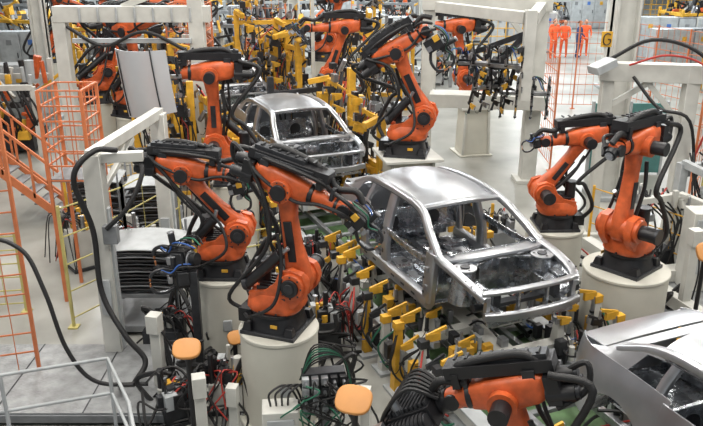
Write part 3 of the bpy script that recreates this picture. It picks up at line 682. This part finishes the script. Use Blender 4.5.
# ------------------------------------------------------------------ distant shop
r=random.Random(12)
def cabinet(x,y,n,rz=0):
    b=B('control_cabinet')
    for k in range(n):
        b.box((k*.82,0,1.05),(.8,.6,1.9),r.choice([WHT,LGR,LGR,GRY])); b.box((k*.82,-.305,1.05),(.7,.02,1.75),LGR); b.box((k*.82+.28,-.33,1.1),(.03,.04,.2),BLK); b.box((k*.82,-.32,1.6),(.2,.02,.2),r.choice([BLU,GRY,YEL]))
    b.box(((n-1)*.41,0,.05),(n*.82,.6,.1),GRY)
    b.done((x,y,0),rz)
for x,y,n in ((-12,22,4),(-15,30,5),(-6.5,33,4),(-2,39,5),(1.5,36,3),(7.3,38.5,4),(12.5,31,4),(13,36,5),(10.5,19.5,2),(-9,42,6),(4,48,6),(14,49,6),(-4,50,6),(8,52,6),(19,42,5),(18,32,4),(-18,46,6),(12.5,25.5,3),(0,57,6),(16,57,6),(24,52,5)):
    cabinet(x,y,n,r.uniform(-.15,.15))
def cell(loc,w,d,h,seed,rz):
    r=random.Random(seed); b=B('production_cell')
    frame=r.choice([WHT,LGR,YEL,YEL,GRY])
    for x in (-w/2,w/2):
        for y in (-d/2,d/2): b.beam((x,y,0),(x,y,h*r.uniform(.7,1)),.12,.12,frame)
    b.beam((-w/2,-d/2,h*.7),(w/2,-d/2,h*.7),.14,.14,frame); b.beam((-w/2,d/2,h*.7),(w/2,d/2,h*.7),.14,.14,frame); b.beam((-w/2,-d/2,h*.7),(-w/2,d/2,h*.7),.14,.14,frame)
    b.box((0,0,.3),(w*.8,d*.7,.4),r.choice([GRY,DRK,LGR]))
    for k in range(int(w*d*18)):
        x=r.uniform(-w/2,w/2); y=r.uniform(-d/2,d/2); z=r.uniform(.4,h*.85); c=r.random()
        m=r.choice([DRK,BLK,GRY,STL,LGR,WHT,YEL,ORG,BLK,DRK,YEL])
        if c<.4: b.box((x,y,z),(r.uniform(.1,.4),r.uniform(.1,.4),r.uniform(.1,.4)),m,taper=(r.uniform(.5,1),r.uniform(.5,1)))
        elif c<.8: b.beam((x,y,z),(x+r.uniform(-.8,.8),y+r.uniform(-.5,.5),z+r.uniform(-.5,.6)),.08,.08,m)
        else: b.cyl((x,y,z-.3),(x+r.uniform(-.2,.2),y,z+.3),r.uniform(.05,.12),m,seg=10)
    for k in range(10):
        x=r.uniform(-w/2,w/2); b.tube([(x,-d/2,h*.7),(x+.3,-d/2-.1,h*.4),(x+r.uniform(-.5,.5),-d/2+.2,.4)],.03,CAB,seg=5,sub=4)
    b.done(loc,rz)
for i,(x,y,w,h) in enumerate(((-9.5,20.0,2.5,2.6),(-12.5,20.8,2.5,2.6),(-6.6,23.0,2.4,2.6),(-6.5,28.5,3,3),(-9.6,31,3,3),(-13.5,33.5,3,3),(-17,27,3,3),(-3.8,30.5,2.5,3.2),(.9,26.0,2.2,2.8),(2.6,30,2.5,3),(-.4,32.6,3,3),(-6,38,3,3),(-10,47,4,3),(-3,44,4,3),(2,43,3,3),(6.6,43,3,3),(10.5,45,4,3),(17,37,4,3),(21,46,4,3),(10,55,4,3),(3,53,4,3),(-7,55,4,3),(15,53,4,3),(14.8,27.8,3,3),(21,38,3,3),(-16.5,42,4,3))):
    cell((x,y,0),w,1.8,h,200+i,r.uniform(-.3,.3))
for x,y,dx in ((-12,36.5,3),(-6,46,4),(0,47.5,3),(8,47.5,4),(18,50,5),(5.5,35,3),(16,34,3),(-3,53,4)):
    fence(r.choice(['orange_guard_fence','yellow_guard_rail']),[(x,y),(x+dx,y+r.uniform(-.4,.4))],r.uniform(1.6,2.8),r.choice([FOR,YEL,LGR]),6,.4,t=.04)
b=B('overhead_cable_tray')
for (p,q) in (((-10,24.5,4.4),(3,27.5,4.4)),):
    b.beam(p,q,.5,.08,LGR); b.beam(V(p)+V((0,0,.15)),V(q)+V((0,0,.15)),.3,.08,BLK)
    for k in range(4):
        a=V(p).lerp(V(q),k/3); b.beam((a.x,a.y,0),(a.x,a.y,4.4),.12,.12,WHT)
b.done()
def worker(loc,rz,shirt,lean):
    e=bpy.data.objects.new('factory_worker',None); bpy.context.scene.collection.objects.link(e); e.location=loc; e.rotation_euler=(0,0,rz)
    vs=[(0,0,.95),(0,.01,1.15),(0,.0,1.38),(0,-.01,1.50),(-.19,0,1.42),(.19,0,1.42),(-.27,-.03,1.14),(.27,-.03,1.14),(-.25,-.18-lean,.95),(.25,-.2,1.0),(-.1,0,.90),(.1,0,.90),(-.12,-.03,.50),(.12,.02,.50),(-.13,.03,.10),(.13,.06,.10),(-.14,-.12,.05),(.14,-.09,.05)]
    rd=[.15,.13,.15,.06,.075,.075,.052,.052,.038,.038,.11,.11,.075,.075,.055,.055,.05,.05]
    ed=[(0,1),(1,2),(2,3),(2,4),(2,5),(4,6),(5,7),(6,8),(7,9),(0,10),(0,11),(10,12),(11,13),(12,14),(13,15),(14,16),(15,17)]
    me=bpy.data.meshes.new('body'); me.from_pydata(vs,ed,[]); o=bpy.data.objects.new('body',me); bpy.context.scene.collection.objects.link(o)
    me.materials.append(shirt)
    sk=o.modifiers.new('skin','SKIN'); sk.use_smooth_shade=True
    for i,a in enumerate(rd): me.skin_vertices[0].data[i].radius=(a,a*.85,); me.skin_vertices[0].data[i].use_root=(i==0)
    ss=o.modifiers.new('sub','SUBSURF'); ss.levels=1; ss.render_levels=1; o.parent=e
    b=B('head')
    b.loft([b.ring(V((0,.0-.01*k,1.52+.24*k/6)),V((1,0,0)),V((0,1,0)),a,a*1.2,14,2) for k,a in enumerate((.045,.065,.075,.08,.078,.06,.02))],SKIN)
    b.loft([b.ring(V((0,.02,1.645+.125*k/4)),V((1,0,0)),V((0,1,0)),a,a*1.15,14,2) for k,a in enumerate((.088,.09,.082,.06,.02))],HAIR)
    b.box((0,-.11,1.62),(.02,.03,.04),SKIN,taper=(.5,.4)); b.box((0,-.098,1.575),(.04,.01,.01),HRD)
    for k in (-1,1): b.box((k*.03,-.098,1.645),(.018,.008,.01),BLK); b.box((k*.085,.01,1.63),(.015,.03,.05),SKIN)
    for k,hx,hy,hz in ((-1,-.25,-.2-lean,.94),(1,.25,-.22,.99)):
        b.box((hx,hy-.03,hz-.02),(.07,.09,.03),SKIN)
        for q in range(4): b.tube([(hx-.03+.02*q,hy-.07,hz-.02),(hx-.03+.02*q,hy-.12,hz-.03),(hx-.03+.02*q,hy-.14+.005*abs(q-1),hz-.06)],.009,SKIN,seg=6,sub=2)
        b.tube([(hx-k*.03,hy-.02,hz-.02),(hx-k*.065,hy-.05,hz-.03),(hx-k*.07,hy-.09,hz-.04)],.01,SKIN,seg=6,sub=2)
    h=b.done((0,0,0),0,1,0); h.parent=e
for x,y,rz,s in ((9.6,36.4,.3,WORK),(10.2,36.8,-.5,WORK),(10.8,36.5,.9,JEAN),(11.3,37.2,-.2,WORK),(9.9,37.6,.1,WORK)): worker((x,y,0),rz,s,.05)

# ------------------------------------------------------------------ room
def room_mat():
    m=bpy.data.materials.new('concrete_floor'); m.use_nodes=True; nt=m.node_tree;n=nt.nodes;l=nt.links;p=n['Principled BSDF']
    tc=n.new('ShaderNodeTexCoord'); a=n.new('ShaderNodeTexNoise'); a.inputs['Scale'].default_value=.7;a.inputs['Detail'].default_value=10
    l.new(tc.outputs['Object'],a.inputs['Vector']); c=n.new('ShaderNodeValToRGB')
    c.color_ramp.elements[0].position=.3;c.color_ramp.elements[0].color=(.20,.20,.18,1);c.color_ramp.elements[1].position=.7;c.color_ramp.elements[1].color=(.40,.40,.37,1)
    l.new(a.outputs['Fac'],c.inputs['Fac']); l.new(c.outputs['Color'],p.inputs['Base Color']); p.inputs['Roughness'].default_value=.3
    return m
b=B('floor'); b.box((3,32,-.1),(84,84,.2),room_mat()); b.done((0,0,0),0,1,0)
WALL=mat('wall_paint',(.62,.64,.66),.7,0,.05,1)
GL=mat('window_glass',(.5,.62,.75),.1,0,.1,1)
b=B('wall_back'); b.box((3,73.9,5.5),(84,.3,11),WALL); b.done((0,0,0),0,1,0)
b=B('window_1')
for k in range(10): b.box((-33+k*8,73.7,4.5),(6,.08,3.5),GL)
b.done((0,0,0),0,1,0)
CEIL=mat('ceiling_paint',(.15,.16,.17),.8,0,.1,1)
b=B('ceiling'); b.box((3,32,11.1),(84,84,.2),CEIL)
for k in range(14): b.box((3,-7+k*6,10.6),(84,.25,.5),WHT)
for k in range(9): b.box((-33+k*9,32,10.7),(.25,84,.4),WHT)
b.done((0,0,0),0,1,0)
# ------------------------------------------------------------------ light
w=bpy.data.worlds.new('hall_ambient'); bpy.context.scene.world=w; w.use_nodes=True
bg=w.node_tree.nodes['Background']; bg.inputs['Color'].default_value=(.84,.92,1,1); bg.inputs['Strength'].default_value=.42
def area(loc,sx,sy,e,col=(1,.96,.90)):
    d=bpy.data.lights.new('high_bay_light','AREA'); d.shape='RECTANGLE'; d.size=sx; d.size_y=sy; d.energy=e; d.color=col
    o=bpy.data.objects.new('high_bay_light',d); bpy.context.scene.collection.objects.link(o); o.location=loc
for y in (3,9,15,22):
    for x in (-8,-2,4,10): area((x,y,9.6),.5,4.4,360)
for y in (32,44,58):
    for x in (-10,2,14): area((x,y,9.6),1.5,8,1650,(.93,.98,1))
cam=bpy.data.cameras.new('camera'); co=bpy.data.objects.new('camera',cam); bpy.context.scene.collection.objects.link(co)
co.location=(0,0,5.4); co.rotation_euler=(rad(70),0,0); cam.sensor_width=36; cam.lens=36*754/703; cam.clip_end=300
bpy.context.scene.camera=co
bpy.context.scene.view_settings.view_transform='Standard'
bpy.context.scene.view_settings.look='None'
